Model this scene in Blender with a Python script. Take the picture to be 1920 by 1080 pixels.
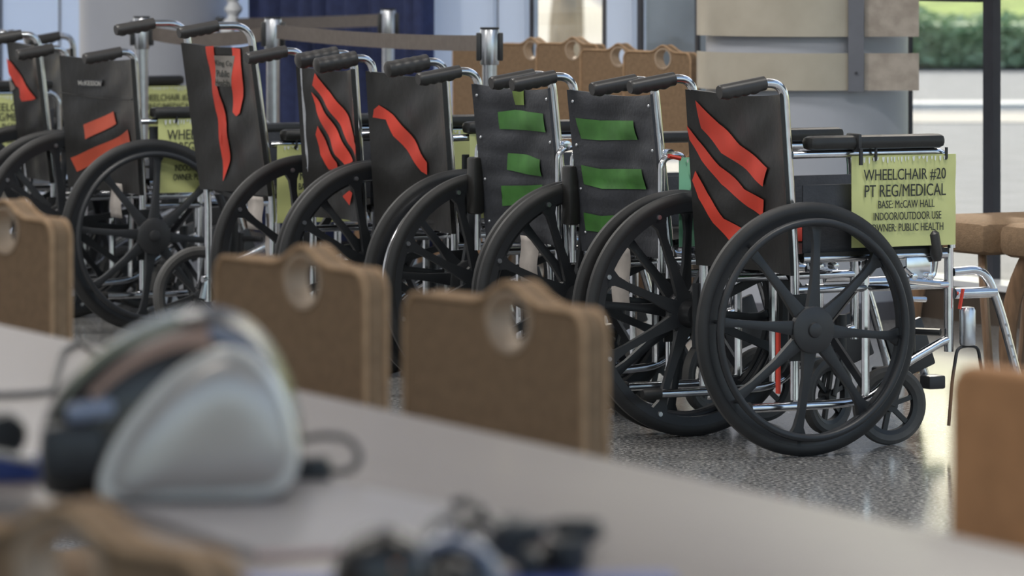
import bpy, bmesh, math, random
from math import sin, cos, pi, radians
from mathutils import Vector, Matrix
random.seed(7)
S = bpy.context.scene
for o in list(bpy.data.objects): bpy.data.objects.remove(o)
COL = S.collection

# ------------------------------------------------------------------ camera
F = 9384.0            # focal length in pixels of the 1920 px frame
HC = 1.24             # camera height
HY = -113.0           # pixel row of the horizon
cd = bpy.data.cameras.new('camera'); cam = bpy.data.objects.new('camera', cd); COL.objects.link(cam)
cam.location = (0, 0, HC); cam.rotation_euler = (pi/2, 0, 0)
cd.sensor_width = 36; cd.lens = F/1920*36
cd.shift_y = -(540-HY)/1920
cd.clip_end = 500
cd.dof.use_dof = True; cd.dof.focus_distance = 12.5; cd.dof.aperture_fstop = 6.6; cd.dof.aperture_blades = 6
S.camera = cam
# ------------------------------------------------------------------ world, sun, exposure
w = bpy.data.worlds.new('world'); S.world = w; w.use_nodes = True
nt = w.node_tree; nt.nodes.clear()
wo = nt.nodes.new('ShaderNodeOutputWorld'); bg = nt.nodes.new('ShaderNodeBackground')
sky = nt.nodes.new('ShaderNodeTexSky'); sky.sky_type = 'NISHITA'; sky.sun_disc = False
sky.sun_elevation = radians(40); sky.sun_rotation = radians(0); sky.air_density = 1.2; sky.dust_density = 3.0
nt.links.new(sky.outputs[0], bg.inputs[0]); nt.links.new(bg.outputs[0], wo.inputs[0])
bg.inputs[1].default_value = 0.30
sd = bpy.data.lights.new('sun', 'SUN'); so = bpy.data.objects.new('sun', sd); COL.objects.link(so)
sd.energy = 4.2; sd.angle = radians(0.6); sd.color = (1.0, 0.90, 0.77)
so.rotation_euler = Vector((-0.085, -1.0, -0.84)).to_track_quat('-Z', 'Y').to_euler()
S.view_settings.view_transform = 'Standard'; S.view_settings.look = 'None'
S.view_settings.gamma = 1; S.view_settings.use_curve_mapping = False
S.view_settings.exposure = 0.0
FILL_W = 95.0           # watts of each added fill light, before scaling

def P(px, py, z):     # world point seen at a pixel, at height z
    Y = F*(HC-z)/(py-HY); return Vector(((px-960)/F*Y, Y, z))
def G(px, Y, z=0.0): return Vector(((px-960)/F*Y, Y, z))

# ------------------------------------------------------------------ materials
def mat(name, col, rough=0.5, metal=0.0, noise=0.0, nscale=20.0, bump=0.0, bscale=60.0, spec=0.5, col2=None, stretch=None, coat=0.0):
    m = bpy.data.materials.new(name); m.use_nodes = True; t = m.node_tree
    b = t.nodes['Principled BSDF']
    b.inputs['Base Color'].default_value = (*col, 1); b.inputs['Roughness'].default_value = rough
    b.inputs['Metallic'].default_value = metal; b.inputs['Specular IOR Level'].default_value = spec
    b.inputs['Coat Weight'].default_value = coat
    tc = t.nodes.new('ShaderNodeTexCoord'); mp = t.nodes.new('ShaderNodeMapping')
    t.links.new(tc.outputs['Object'], mp.inputs[0])
    if stretch: mp.inputs['Scale'].default_value = stretch
    if noise or col2:
        n = t.nodes.new('ShaderNodeTexNoise'); n.inputs['Scale'].default_value = nscale; n.inputs['Detail'].default_value = 5
        t.links.new(mp.outputs[0], n.inputs[0])
        r = t.nodes.new('ShaderNodeValToRGB'); c2 = col2 or tuple(min(1, c*(1+noise)) for c in col)
        c1 = col if col2 else tuple(c*(1-noise) for c in col)
        r.color_ramp.elements[0].position = .35; r.color_ramp.elements[1].position = .65
        r.color_ramp.elements[0].color = (*c1, 1); r.color_ramp.elements[1].color = (*c2, 1)
        t.links.new(n.outputs[0], r.inputs[0]); t.links.new(r.outputs[0], b.inputs['Base Color'])
    if bump:
        n2 = t.nodes.new('ShaderNodeTexNoise'); n2.inputs['Scale'].default_value = bscale; n2.inputs['Detail'].default_value = 4
        t.links.new(mp.outputs[0], n2.inputs[0])
        bp = t.nodes.new('ShaderNodeBump'); bp.inputs['Strength'].default_value = bump; bp.inputs['Distance'].default_value = 0.004
        t.links.new(n2.outputs[0], bp.inputs['Height']); t.links.new(bp.outputs[0], b.inputs['Normal'])
    return m
M = {}
M['chrome'] = mat('chrome', (.72, .73, .76), .16, 1.0, noise=.08, nscale=30)
M['steel'] = mat('brushed_steel', (.60, .62, .66), .30, 1.0, noise=.06, nscale=40)
M['vinyl'] = mat('black_vinyl', (.0175, .0170, .0165), .42, bump=.35, bscale=35, noise=.12, nscale=12)
M['nylon'] = mat('charcoal_nylon', (.038, .041, .050), .65, bump=.4, bscale=90, noise=.12, nscale=16)
M['plastic'] = mat('black_plastic', (.026, .027, .030), .42, noise=.1, nscale=20)
M['mag'] = mat('wheel_plastic', (.019, .021, .025), .45, noise=.1, nscale=18)
M['rubber'] = mat('black_rubber', (.016, .016, .017), .55, noise=.15, nscale=25)
M['greyrubber'] = mat('grey_rubber', (.075, .074, .074), .6, noise=.1, nscale=25)
M['grip'] = mat('grip_rubber', (.036, .034, .034), .40, noise=.1, nscale=30)
M['redtape'] = mat('red_tape', (.66, .055, .030), .5, noise=.08, nscale=8)
M['orangetape'] = mat('orange_tape', (.50, .075, .035), .5, noise=.06, nscale=8)
M['greentape'] = mat('green_tape', (.055, .190, .035), .5, noise=.15, nscale=20)
M['limetape'] = mat('lime_tape', (.17, .27, .05), .5, noise=.12, nscale=20)
M['greytape'] = mat('grey_tape', (.20, .185, .17), .5, noise=.08, nscale=20)
M['yellowsign'] = mat('yellow_laminate', (.60, .63, .27), .30, noise=.05, nscale=8, bump=.15, bscale=20, coat=.3)
M['greensign'] = mat('mint_laminate', (.27, .62, .40), .30, noise=.05, nscale=8, coat=.3)
M['film'] = mat('clear_film', (.72, .75, .72), .2, noise=.1, nscale=60)
M['ink'] = mat('ink', (.03, .035, .03), .6, noise=.02)
M['lightink'] = mat('silver_thread', (.34, .34, .33), .6, noise=.05)
M['tag'] = mat('paper_tag', (.40, .365, .34), .7, noise=.08, nscale=30)
M['greenplastic'] = mat('green_plastic', (.03, .30, .06), .4, noise=.05)
M['darktube'] = mat('dark_tube', (.055, .058, .066), .35, .5, noise=.1)
M['tan'] = mat('tan_fabric', (.235, .158, .098), .85, noise=.10, nscale=70, bump=.5, bscale=220, spec=.2)
M['lining'] = mat('loop_lining', (.40, .30, .215), .6, noise=.1)
M['tanpipe'] = mat('tan_piping', (.42, .28, .17), .8, noise=.12, nscale=60, spec=.2)  # piping colour lightened to carry the light on the chair edges
M['orangeback'] = mat('orange_brown_fabric', (.50, .26, .125), .75, noise=.08, nscale=30, bump=.2, bscale=150, spec=.25)
M['wood'] = mat('bent_wood', (.20, .12, .07), .45, noise=.2, nscale=14, stretch=(6, 6, 1))
M['table'] = mat('table_laminate', (.178, .153, .146), .42, noise=.02, nscale=10)
M['slab'] = mat('pale_board', (.29, .27, .275), .35, noise=.02, nscale=10)
M['edge'] = mat('pink_edge', (.50, .36, .33), .4, noise=.04)
M['colm'] = mat('column_paint', (.43, .45, .51), .45, noise=.03, nscale=5)
M['band'] = mat('band_metal', (.44, .40, .33), .42, .15, col2=(.50, .46, .385), nscale=9)
M['bandworn'] = mat('worn_band_metal', (.34, .29, .25), .5, .15, col2=(.47, .41, .36), nscale=22)
M['strip'] = mat('strip_metal', (.165, .17, .20), .45, .3, noise=.04)
M['mullion'] = mat('mullion_metal', (.055, .055, .066), .45, .3, noise=.06)
M['panel'] = mat('pale_panel', (.55, .61, .72), .5, noise=.02, nscale=4)
M['drape'] = mat('navy_drape', (.026, .038, .115), .75, noise=.15, nscale=30, bump=.2, bscale=120)
M['belt'] = mat('belt_webbing', (.125, .105, .095), .7, noise=.08, nscale=40)
M['wallp'] = mat('wall_paint', (.60, .62, .66), .7, noise=.03, nscale=3)
M['ceil'] = mat('ceiling_paint', (.70, .70, .70), .8, noise=.02, nscale=3)
M['brown'] = mat('brown_base', (.085, .065, .05), .5, noise=.1, nscale=10)
M['white'] = mat('white_plastic', (.80, .82, .85), .3, noise=.03)
M['helmetblack'] = mat('hood_black', (.030, .027, .025), .25, noise=.1, nscale=20)
M['copper'] = mat('hood_copper', (.40, .26, .21), .3, .1, noise=.06, nscale=20)
M['bluegrey'] = mat('hood_blue_grey', (.24, .27, .36), .25, .2, noise=.08, nscale=20)
M['greenedge'] = mat('hood_edge', (.24, .26, .20), .2, noise=.06, nscale=20)
M['pearl'] = mat('pearl_visor', (.50, .465, .44), .33, .45, noise=.06, nscale=10)
M['rim'] = mat('visor_rim', (.72, .70, .66), .28, .3, noise=.04)
M['blue'] = mat('blue_plastic', (.045, .075, .26), .5, noise=.1, nscale=20)
M['amber'] = mat('amber_stud', (.75, .33, .12), .12, .9, noise=.02)
M['asphalt'] = mat('asphalt', (.30, .30, .29), .9, noise=.10, nscale=4)
M['paving'] = mat('pale_paving', (.62, .57, .48), .9, noise=.06, nscale=2)
M['kerb'] = mat('white_line', (.80, .78, .72), .8, noise=.05, nscale=3)
M['stone'] = mat('grey_stone', (.26, .27, .27), .85, noise=.25, nscale=2.5)
M['boulder'] = mat('boulder', (.55, .44, .30), .9, noise=.2, nscale=5)
M['lawn'] = mat('lawn', (.36, .46, .10), .9, noise=.2, nscale=3)
M['leaf'] = mat('hedge_leaf', (.24, .38, .16), .7, col2=(.58, .68, .42), nscale=2.5)
# terrazzo
m = mat('terrazzo', (.1, .1, .1), .13); t = m.node_tree; b = t.nodes['Principled BSDF']
tc = t.nodes.new('ShaderNodeTexCoord'); n1 = t.nodes.new('ShaderNodeTexNoise'); n1.inputs['Scale'].default_value = 100; n1.inputs['Detail'].default_value = 6
v = t.nodes.new('ShaderNodeTexNoise'); v.inputs['Scale'].default_value = 1.5
t.links.new(tc.outputs['Object'], n1.inputs[0]); t.links.new(tc.outputs['Object'], v.inputs[0])
r = t.nodes.new('ShaderNodeValToRGB'); r.color_ramp.elements[0].position = .43; r.color_ramp.elements[0].color = (.068, .069, .074, 1)
r.color_ramp.elements[1].position = .60; r.color_ramp.elements[1].color = (.42, .415, .405, 1)
mx = t.nodes.new('ShaderNodeMix'); mx.data_type = 'RGBA'; mx.blend_type = 'MULTIPLY'; mx.inputs[0].default_value = 0
t.links.new(n1.outputs[0], r.inputs[0]); t.links.new(r.outputs[0], mx.inputs[6]); t.links.new(v.outputs[1], mx.inputs[7])
t.links.new(mx.outputs[2], b.inputs['Base Color']); b.inputs['Specular IOR Level'].default_value = .38
M['terrazzo'] = m
# window glass: clear with a weak reflection
m = bpy.data.materials.new('window_glass'); m.use_nodes = True; t = m.node_tree; t.nodes.clear()
o_ = t.nodes.new('ShaderNodeOutputMaterial'); mi = t.nodes.new('ShaderNodeMixShader'); tr = t.nodes.new('ShaderNodeBsdfTransparent'); gl = t.nodes.new('ShaderNodeBsdfGlossy')
tr.inputs[0].default_value = (.86, .88, .88, 1); gl.inputs['Roughness'].default_value = .03; mi.inputs[0].default_value = .06
t.links.new(tr.outputs[0], mi.inputs[1]); t.links.new(gl.outputs[0], mi.inputs[2]); t.links.new(mi.outputs[0], o_.inputs[0])
M['glass'] = m
# frosted glass: lets daylight through
m = bpy.data.materials.new('frosted_glass'); m.use_nodes = True; t = m.node_tree; t.nodes.clear()
o_ = t.nodes.new('ShaderNodeOutputMaterial'); mi = t.nodes.new('ShaderNodeMixShader'); tl = t.nodes.new('ShaderNodeBsdfTranslucent'); df = t.nodes.new('ShaderNodeBsdfDiffuse')
tl.inputs[0].default_value = (.66, .74, .86, 1); df.inputs[0].default_value = (.68, .74, .84, 1); mi.inputs[0].default_value = .5
t.links.new(tl.outputs[0], mi.inputs[1]); t.links.new(df.outputs[0], mi.inputs[2]); t.links.new(mi.outputs[0], o_.inputs[0])
M['frosted'] = m

# ------------------------------------------------------------------ mesh helpers
def mesh_from(bm, name, m, smooth=True):
    me = bpy.data.meshes.new(name); bmesh.ops.recalc_face_normals(bm, faces=bm.faces)
    bm.to_mesh(me); bm.free()
    for x in (m if isinstance(m, (list, tuple)) else [m]): me.materials.append(x)
    if smooth:
        me.polygons.foreach_set('use_smooth', [True]*len(me.polygons))
        try: me.set_sharp_from_angle(angle=radians(38))
        except Exception: pass
    return me
def link(name, me, parent=None, loc=None, rot=None):
    o = bpy.data.objects.new(name, me); COL.objects.link(o)
    if parent: o.parent = parent
    if loc is not None: o.location = loc
    if rot is not None: o.rotation_euler = rot
    return o
def obj(name, bm, m, parent=None, loc=None, rot=None, smooth=True):
    return link(name, mesh_from(bm, name, m, smooth), parent, loc, rot)
def tag(o, label, cat, group=None, kind=None):
    if label: o['label'] = label
    if cat: o['category'] = cat
    if group: o['group'] = group
    if kind: o['kind'] = kind
    return o
def thing(name, label, cat, loc=(0, 0, 0), rz=0, group=None):
    o = bpy.data.objects.new(name, None); COL.objects.link(o); o.location = loc; o.rotation_euler = (0, 0, rz)
    o.empty_display_size = .1
    return tag(o, label, cat, group)
def struct(name, bm, m, loc=None, rot=None, smooth=False, parent=None):
    o = obj(name, bm, m, parent, loc, rot, smooth)
    if not parent: o['kind'] = 'structure'
    return o
def box(bm, c, s, mtx=None, bev=0.0):
    g = bmesh.ops.create_cube(bm, size=1.0)['verts']
    for v_ in g: v_.co = Vector((v_.co.x*s[0], v_.co.y*s[1], v_.co.z*s[2]))
    if bev:
        es = list({e for v_ in g for e in v_.link_edges})
        rr = bmesh.ops.bevel(bm, geom=es, offset=bev, segments=2, affect='EDGES', profile=.5)
        g = list({v_ for f in rr['faces'] for v_ in f.verts} | {v_ for v_ in g if v_.is_valid})
    for v_ in g:
        if mtx: v_.co = mtx @ v_.co
        v_.co += Vector(c)
    return bm
def fillet(pts, r, n=5):
    pts = [Vector(p) for p in pts]; out = [pts[0]]
    for i in range(1, len(pts)-1):
        a, b_, c = pts[i-1], pts[i], pts[i+1]
        d1, d2 = (a-b_), (c-b_); rr = min(r, d1.length*.48, d2.length*.48)
        p1, p2 = b_+d1.normalized()*rr, b_+d2.normalized()*rr
        for k in range(n+1):
            t_ = k/n; out.append(p1*(1-t_)**2 + b_*2*t_*(1-t_) + p2*t_**2)
    out.append(pts[-1]); return out
def tube(bm, pts, r, seg=10, closed=False, rad=None, sx=1.0, sy=1.0, cap=True):
    pts = [Vector(p) for p in pts]; n = len(pts); rings = []
    def tg(i):
        if closed: return (pts[(i+1) % n]-pts[i-1]).normalized()
        if i == 0: return (pts[1]-pts[0]).normalized()
        if i == n-1: return (pts[-1]-pts[-2]).normalized()
        return (pts[i+1]-pts[i-1]).normalized()
    t0 = tg(0); up = Vector((0, 0, 1)) if abs(t0.z) < .9 else Vector((0, 1, 0))
    nx = t0.cross(up).normalized()
    for i in range(n):
        ti = tg(i); nx = (nx-ti*nx.dot(ti)).normalized(); ny = ti.cross(nx)
        rr = rad[i] if rad else r
        rings.append([bm.verts.new(pts[i]+nx*cos(2*pi*k/seg)*rr*sx+ny*sin(2*pi*k/seg)*rr*sy) for k in range(seg)])
    for i in range(n if closed else n-1):
        A, B = rings[i], rings[(i+1) % n]
        for k in range(seg): bm.faces.new((A[k], A[(k+1) % seg], B[(k+1) % seg], B[k]))
    if cap and not closed:
        bm.faces.new(rings[0][::-1]); bm.faces.new(rings[-1])
    return bm
def lathe(bm, prof, seg=32, axis='Z', c=(0, 0, 0)):
    rings = []
    for (r_, h) in prof:
        ring = []
        for k in range(seg):
            a = 2*pi*k/seg; x, y = r_*cos(a), r_*sin(a)
            p = (x, y, h) if axis == 'Z' else (x, h, y)
            ring.append(bm.verts.new(Vector(p)+Vector(c)))
        rings.append(ring)
    for i in range(len(rings)-1):
        for k in range(seg): bm.faces.new((rings[i][k], rings[i][(k+1) % seg], rings[i+1][(k+1) % seg], rings[i+1][k]))
    if prof[0][0] > 1e-6: bm.faces.new(rings[0][::-1])
    if prof[-1][0] > 1e-6: bm.faces.new(rings[-1])
    bmesh.ops.remove_doubles(bm, verts=bm.verts, dist=1e-6)
    return bm
def ringlathe(bm, prof, seg=64, axis='Y'):   # closed profile swept about an axis
    rings = []
    for (r_, h) in prof:
        ring = [bm.verts.new((r_*cos(2*pi*k/seg), h, r_*sin(2*pi*k/seg)) if axis == 'Y' else (r_*cos(2*pi*k/seg), r_*sin(2*pi*k/seg), h)) for k in range(seg)]
        rings.append(ring)
    n = len(rings)
    for i in range(n):
        A, B = rings[i], rings[(i+1) % n]
        for k in range(seg): bm.faces.new((A[k], A[(k+1) % seg], B[(k+1) % seg], B[k]))
    return bm
def prism(bm, pts, d, axis='Y', y0=0.0):      # outline pts (x,z) thickened along y
    A = [bm.verts.new((x, y0, z)) for x, z in pts]; B = [bm.verts.new((x, y0+d, z)) for x, z in pts]
    bm.faces.new(A); bm.faces.new(B[::-1]); n = len(pts)
    for i in range(n): bm.faces.new((A[i], B[i], B[(i+1) % n], A[(i+1) % n]))
    return bm
_tx = {}
def text_mesh(s, w_, h_, m, off=.0):
    key = (s, round(w_, 4), round(h_, 4), m.name)
    if key in _tx: return _tx[key]
    cu = bpy.data.curves.new('t', 'FONT'); cu.body = s; cu.size = 1; cu.align_x = 'CENTER'; cu.align_y = 'CENTER'; cu.offset = off; cu.extrude = 0.0; cu.resolution_u = 3
    o = bpy.data.objects.new('t', cu); COL.objects.link(o)
    dg = bpy.context.evaluated_depsgraph_get(); me = bpy.data.meshes.new_from_object(o.evaluated_get(dg))
    bpy.data.objects.remove(o)
    xs = [v_.co.x for v_ in me.vertices]; ys = [v_.co.y for v_ in me.vertices]
    cx, cy = (min(xs)+max(xs))/2, (min(ys)+max(ys))/2; fx = w_/(max(xs)-min(xs)); fy = h_/(max(ys)-min(ys))
    for v_ in me.vertices: v_.co = Vector(((v_.co.x-cx)*fx, 0, (v_.co.y-cy)*fy))   # upright in XZ, facing -Y
    b2 = bmesh.new()
    for dx in (-.0004, .0004):
        me.transform(Matrix.Translation((dx if dx < 0 else .0008, dx*.2, 0))); b2.from_mesh(me)
    b2.to_mesh(me); b2.free()
    me.materials.clear(); me.materials.append(m); me.name = 'lettering'
    _tx[key] = me; return me

# ------------------------------------------------------------------ the room
u = Vector((-.466, .885, 0)); nn = Vector((.885, .466, 0)); W0 = Vector((1.39, 16.67, 0))
WA = math.atan2(u.y, u.x)                     # wall runs along u, outside is towards nn
def tw(px):
    k = (px-960)/F; return (1.39-16.67*k)/(.466+.885*k)
def wallbox(bm, t0, t1, n0, n1, z0, z1):
    c = W0+u*((t0+t1)/2)+nn*((n0+n1)/2)+Vector((0, 0, (z0+z1)/2))
    return box(bm, c, (abs(t1-t0), abs(n1-n0), z1-z0), Matrix.Rotation(WA, 4, 'Z'))
CZ = 4.4
# floor and ceiling: polygon bounded by the glazed wall line
def slab(name, m, z0, z1):
    a, b_ = W0+u*(-7.5)+nn*.1, W0+u*9.0+nn*.1
    ps = [(-7.0, -4.0), (a.x, -4.0), (a.x, a.y), (b_.x, b_.y), (-7.0, b_.y)]
    bm = bmesh.new(); A = [bm.verts.new((x, y, z0)) for x, y in ps]; B = [bm.verts.new((x, y, z1)) for x, y in ps]
    bm.faces.new(A); bm.faces.new(B)
    for i in range(5): bm.faces.new((A[i], A[(i+1) % 5], B[(i+1) % 5], B[i]))
    return struct(name, bm, m)
slab('floor', M['terrazzo'], -.12, 0); slab('ceiling', M['ceil'], CZ, CZ+.15)
# solid panels of the back wall
def wallpanel(name, pa, pb, m, z0=.05, z1=CZ, n0=-.02, n1=.04, kind=True):
    bm = bmesh.new(); wallbox(bm, tw(pb), tw(pa), n0, n1, z0, z1); return struct(name, bm, m)
wallpanel('wall_back', 425, 934, M['frosted'])
wallpanel('wall_back', 943, 992, M['frosted'])
wallpanel('wall_back', 1146, 1194, M['frosted'])
wallpanel('wall_back', -700, 0, M['frosted'])
def window(n, pa, pb, m=None, z0=.05, z1=1.95, trans=None):
    bm = bmesh.new(); wallbox(bm, tw(pb), tw(pa), .0, .012, z0, z1); o = struct('window_%d' % n, bm, m or M['glass'])
    return o
window(1, 4, 150, M['frosted'], z1=CZ); window(2, 1002, 1128); window(3, 1209, 1850); window(4, 1876, 2900)
bm = bmesh.new(); wallbox(bm, -7.4, tw(1209), 0, .012, 2.1, CZ); struct('window_5', bm, M['glass'])
bm = bmesh.new(); wallbox(bm, tw(1209), tw(999), -.02, .04, 1.95, CZ); struct('wall_back', bm, M['panel'])
k_ = 0
def mull(px, wd, z0=0, z1=CZ, n0=-.006, n1=.006):
    global k_; k_ += 1; t_ = tw(px); bm = bmesh.new(); wallbox(bm, t_-wd/2, t_+wd/2, n0, n1, z0, z1); struct('trim_%d' % k_, bm, M['mullion'])
for px, wd in ((113, .01), (2, .03), (938, .03), (997, .015), (1137, .045), (1201, .03), (1308, .02), (1705, .025)): mull(px, wd)
mull(1862, .060, n0=-.02, n1=.010)
for px in (2600, 3300): mull(px, .085)
k_ += 1; bm = bmesh.new(); wallbox(bm, tw(3400), tw(1209), -.05, .06, 1.95, 2.10); struct('trim_%d' % k_, bm, M['mullion'])
k_ += 1; bm = bmesh.new(); wallbox(bm, tw(1850), tw(1600), -.04, .05, 1.036, 1.075); struct('trim_%d' % k_, bm, M['mullion'])
k_ += 1; bm = bmesh.new(); wallbox(bm, -7.4, tw(1330), -.14, -.02, 0, .115); struct('baseboard_back', bm, M['brown'])
bm = bmesh.new(); wallbox(bm, -7.4, tw(1330), -.16, -.005, .115, .135); struct('trim_80', bm, M['white'])
bm = bmesh.new(); wallbox(bm, tw(1330), 9, -.06, -.02, 0, .05); struct('baseboard_back', bm, M['brown'])
# left wall of the hall, frosted daylight glazing
bm = bmesh.new(); box(bm, (-7.0, 10, CZ/2), (.1, 28, CZ)); struct('wall_left', bm, M['wallp'])

# unseen canopy slab added outdoors to keep the sun off the lower panes
c0 = W0+u*0+nn*1.45
bm = bmesh.new(); wallbox(bm, -7.4, 2.5, .08, 2.9, 2.12, 2.26); struct('trim_%d' % (k_+1), bm, M['mullion'])

# unseen fill lights added under the ceiling to brighten the hall
for i, (x, y) in enumerate(((-4.2, 17.5), (-1.6, 14.0), (-4.2, 11.5), (1.8, 11.0), (-1.4, 8.2), (1.5, 5.0), (-1.8, 3.2), (-4.4, 6.0))):
    t_ = thing('fill_light', 'unseen rectangular fill light panel added above the hall', 'ceiling lamp', (x, y, CZ), 0, 'ceiling lamps')
    bm = bmesh.new(); box(bm, (0, 0, -.03), (1.7, 1.0, .06)); obj('frame', bm, M['white'], t_, smooth=False)
    ld = bpy.data.lights.new('lamp', 'AREA'); ld.shape = 'RECTANGLE'; ld.size = 1.6; ld.size_y = .9; ld.energy = FILL_W*(1.3 if y > 12 else 1.0 if y > 10 else .45); ld.color = (1, .96, .90)
    lo = bpy.data.objects.new('lamp', ld); COL.objects.link(lo); lo.parent = t_; lo.location = (0, 0, -.08)

# ------------------------------------------------------------------ columns
def column(c, r_, label):
    t_ = thing('column', label, 'column', c, 0)
    bm = bmesh.new(); lathe(bm, [(r_, 0), (r_, CZ)], 64); obj('shaft', bm, M['colm'], t_)
    bm = bmesh.new(); ringlathe(bm, [(r_+.001, 0), (r_+.012, 0), (r_+.012, .06), (r_+.001, .06)], 64, 'Z'); obj('base_ring', bm, M['strip'], t_)
    return t_
c1 = column((-1.52, 21.35, 0), .325, 'smooth blue-grey round column on the left behind the belt posts')
c2 = column((.975, 16.55, 0), .334, 'thick blue-grey round column wrapped in two tan metal bands')
R2 = .364; SX = (1605-960)/F*16.19-.975      # strip centre in column coordinates
for (ya, yb) in ((-3, 69), (100, 170)):
    z1_, z0_ = HC-(ya-HY)*16.19/F, HC-(yb-HY)*16.19/F
    bm = bmesh.new(); a0, a1 = pi*1.02, 2*pi-math.acos(SX/R2); N = 40
    rin, rout = R2-.004, R2+.002
    for rr in (rin, rout):
        pass
    A = [[bm.verts.new((rr*cos(a0+(a1-a0)*k/N), rr*sin(a0+(a1-a0)*k/N), z)) for k in range(N+1)] for rr, z in ((rin, z0_), (rout, z0_), (rout, z1_), (rin, z1_))]
    for i in range(4):
        for k in range(N): bm.faces.new((A[i][k], A[i][k+1], A[(i+1) % 4][k+1], A[(i+1) % 4][k]))
    for k in (0, N): bm.faces.new([A[i][k] for i in range(4)])
    obj('band', bm, M['band'], c2)
    x0, x1 = SX+.028, (1722-960)/F*16.22-.975
    bm = bmesh.new(); box(bm, ((x0+x1)/2, -.347, (z0_+z1_)/2), (x1-x0, .01, z1_-z0_)); obj('end_plate', bm, M['bandworn'], c2, smooth=False)
bm = bmesh.new(); box(bm, (SX, -.355, HC-(172-HY)*16.18/F+.25), (.05, .02, .5)); st = obj('clamp_strip', bm, M['strip'], c2, smooth=False)
bm = bmesh.new(); lathe(bm, [(.0, -.004), (.005, -.004), (.005, .0)], 12, 'Y', (SX, -.365, HC-(137-HY)*16.18/F)); obj('bolt', bm, M['mullion'], st)

# corrugated white pipe on the left column
bm = bmesh.new(); base = P(434, 60, 1.0); base.y = 21.0; base.x = (434-960)/F*21.0
path = fillet([(base.x-.13, 21.0, .815), (base.x-.02, 21.0, .82), (base.x+.012, 21.0, .92), (base.x-.005, 21.0, 1.1), (base.x-.03, 21.0, 1.9), (base.x-.03, 21.0, CZ)], .06, 8)
dense = []
for a, b_ in zip(path, path[1:]):
    n_ = max(1, int((b_-a).length/.009)); dense += [a.lerp(b_, i/n_) for i in range(n_)]
dense.append(path[-1])
tube(bm, dense, .03, 12, rad=[.030+.009*sin(i*pi/2.5) for i in range(len(dense))])
tag(obj('corrugated_pipe', bm, M['white']), 'white corrugated pipe running down the right side of the left column', 'pipe')

# ------------------------------------------------------------------ navy drape
bm = bmesh.new(); N = 220; top, bot = 2.6, .02
ta, tb = tw(873), tw(528); rows = []
for z in (bot, .4, .8, 1.1, 1.4, 2.0, top):
    row = []
    for i in range(N+1):
        f = i/N; flare = 1+.03*(1.1-z); tt = (ta+tb)/2+(f-.5)*(tb-ta)*flare
        ph = f*70+sin(f*23)*1.6+z*.5*sin(f*9)
        d_ = -.16-.045*sin(ph)-.02*sin(ph*.43+1+z)
        p = W0+u*tt+nn*d_; row.append(bm.verts.new((p.x, p.y, z)))
    rows.append(row)
for a, b_ in zip(rows, rows[1:]):
    for i in range(N): bm.faces.new((a[i], a[i+1], b_[i+1], b_[i]))
me_ = obj('drape', bm, M['drape']); md = me_.modifiers.new('s', 'SOLIDIFY'); md.thickness = .004
tag(me_, 'navy blue pleated cloth drape hanging behind the belt barrier', 'drape')

# ------------------------------------------------------------------ belt barrier
def stanchion(px, Y, label, rz=0.0):
    p = G(px, Y); t_ = thing('barrier_post', label, 'barrier post', p, rz, 'belt barrier posts')
    bm = bmesh.new(); lathe(bm, [(.0, 0), (.17, 0), (.17, .008), (.14, .022), (.035, .03), (.0, .03)], 40); obj('base', bm, M['steel'], t_)
    bm = bmesh.new(); lathe(bm, [(.0225, .03), (.0225, .865)], 24); obj('pole', bm, M['steel'], t_)
    bm = bmesh.new(); lathe(bm, [(.027, .86), (.029, .865), (.029, .965), (.027, .968), (.0, .968)], 24); h = obj('head', bm, M['steel'], t_)
    bm = bmesh.new(); lathe(bm, [(.0, .968), (.029, .968), (.029, .974), (.0, .974)], 24); obj('cap', bm, M['plastic'], t_)
    for sx_ in (-1, 1):
        bm = bmesh.new(); box(bm, (sx_*.034, 0, .915), (.014, .026, .085), bev=.003); obj('belt_slot', bm, M['plastic'], h)
    return p
s3 = stanchion(918, 15.2, 'steel barrier post nearest the camera, behind the green-taped wheelchairs')
s2 = stanchion(512, 17.2, 'steel barrier post standing right of the tall wheelchair with two hanging red tapes')
s1 = stanchion(266, 17.4, 'steel barrier post in front of the left round column')
s4 = stanchion(728, 19.3, 'steel barrier post farthest back, in front of the navy drape')
def belt(a, b_, label, sag=.012, za=.915, zb=.915, hw=.024):
    bm = bmesh.new(); d_ = (b_-a); d_.z = 0; d_.normalize(); a = a+d_*.042; b_ = b_-d_*.042; per = Vector((-d_.y, d_.x, 0))*.0012
    N = 20; R_ = []
    for i in range(N+1):
        f = i/N; p = a.lerp(b_, f); z = za+(zb-za)*f-4*sag*f*(1-f)
        R_.append([bm.verts.new((p.x+q.x, p.y+q.y, z+s_)) for q, s_ in ((per, hw), (-per, hw), (-per, -hw), (per, -hw))])
    for A, B in zip(R_, R_[1:]):
        for k in range(4): bm.faces.new((A[k], A[(k+1) % 4], B[(k+1) % 4], B[k]))
    bm.faces.new(R_[0]); bm.faces.new(R_[-1][::-1])
    return tag(obj('barrier_belt', bm, M['belt'], smooth=False), label, 'belt', 'retractable barrier belts')
belt(s2, s3, 'brown-grey barrier belt stretched to the nearest post above the wheelchair backs', .01, .925, .925)
belt(s1, s2, 'barrier belt between the post by the left column and the middle post', .02)
wclip = Vector((-1.52+.34*.85, 21.35-.34*.53, 0))
belt(wclip, s4, 'barrier belt crossing in front of the drape to the rear post', .004, .885, .93)
bm = bmesh.new(); box(bm, (wclip.x, wclip.y, .885), (.03, .02, .055), bev=.003); tag(obj('belt_wall_clip', bm, M['plastic']), 'small black belt receiver fixed to the left column', 'belt clip')

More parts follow.
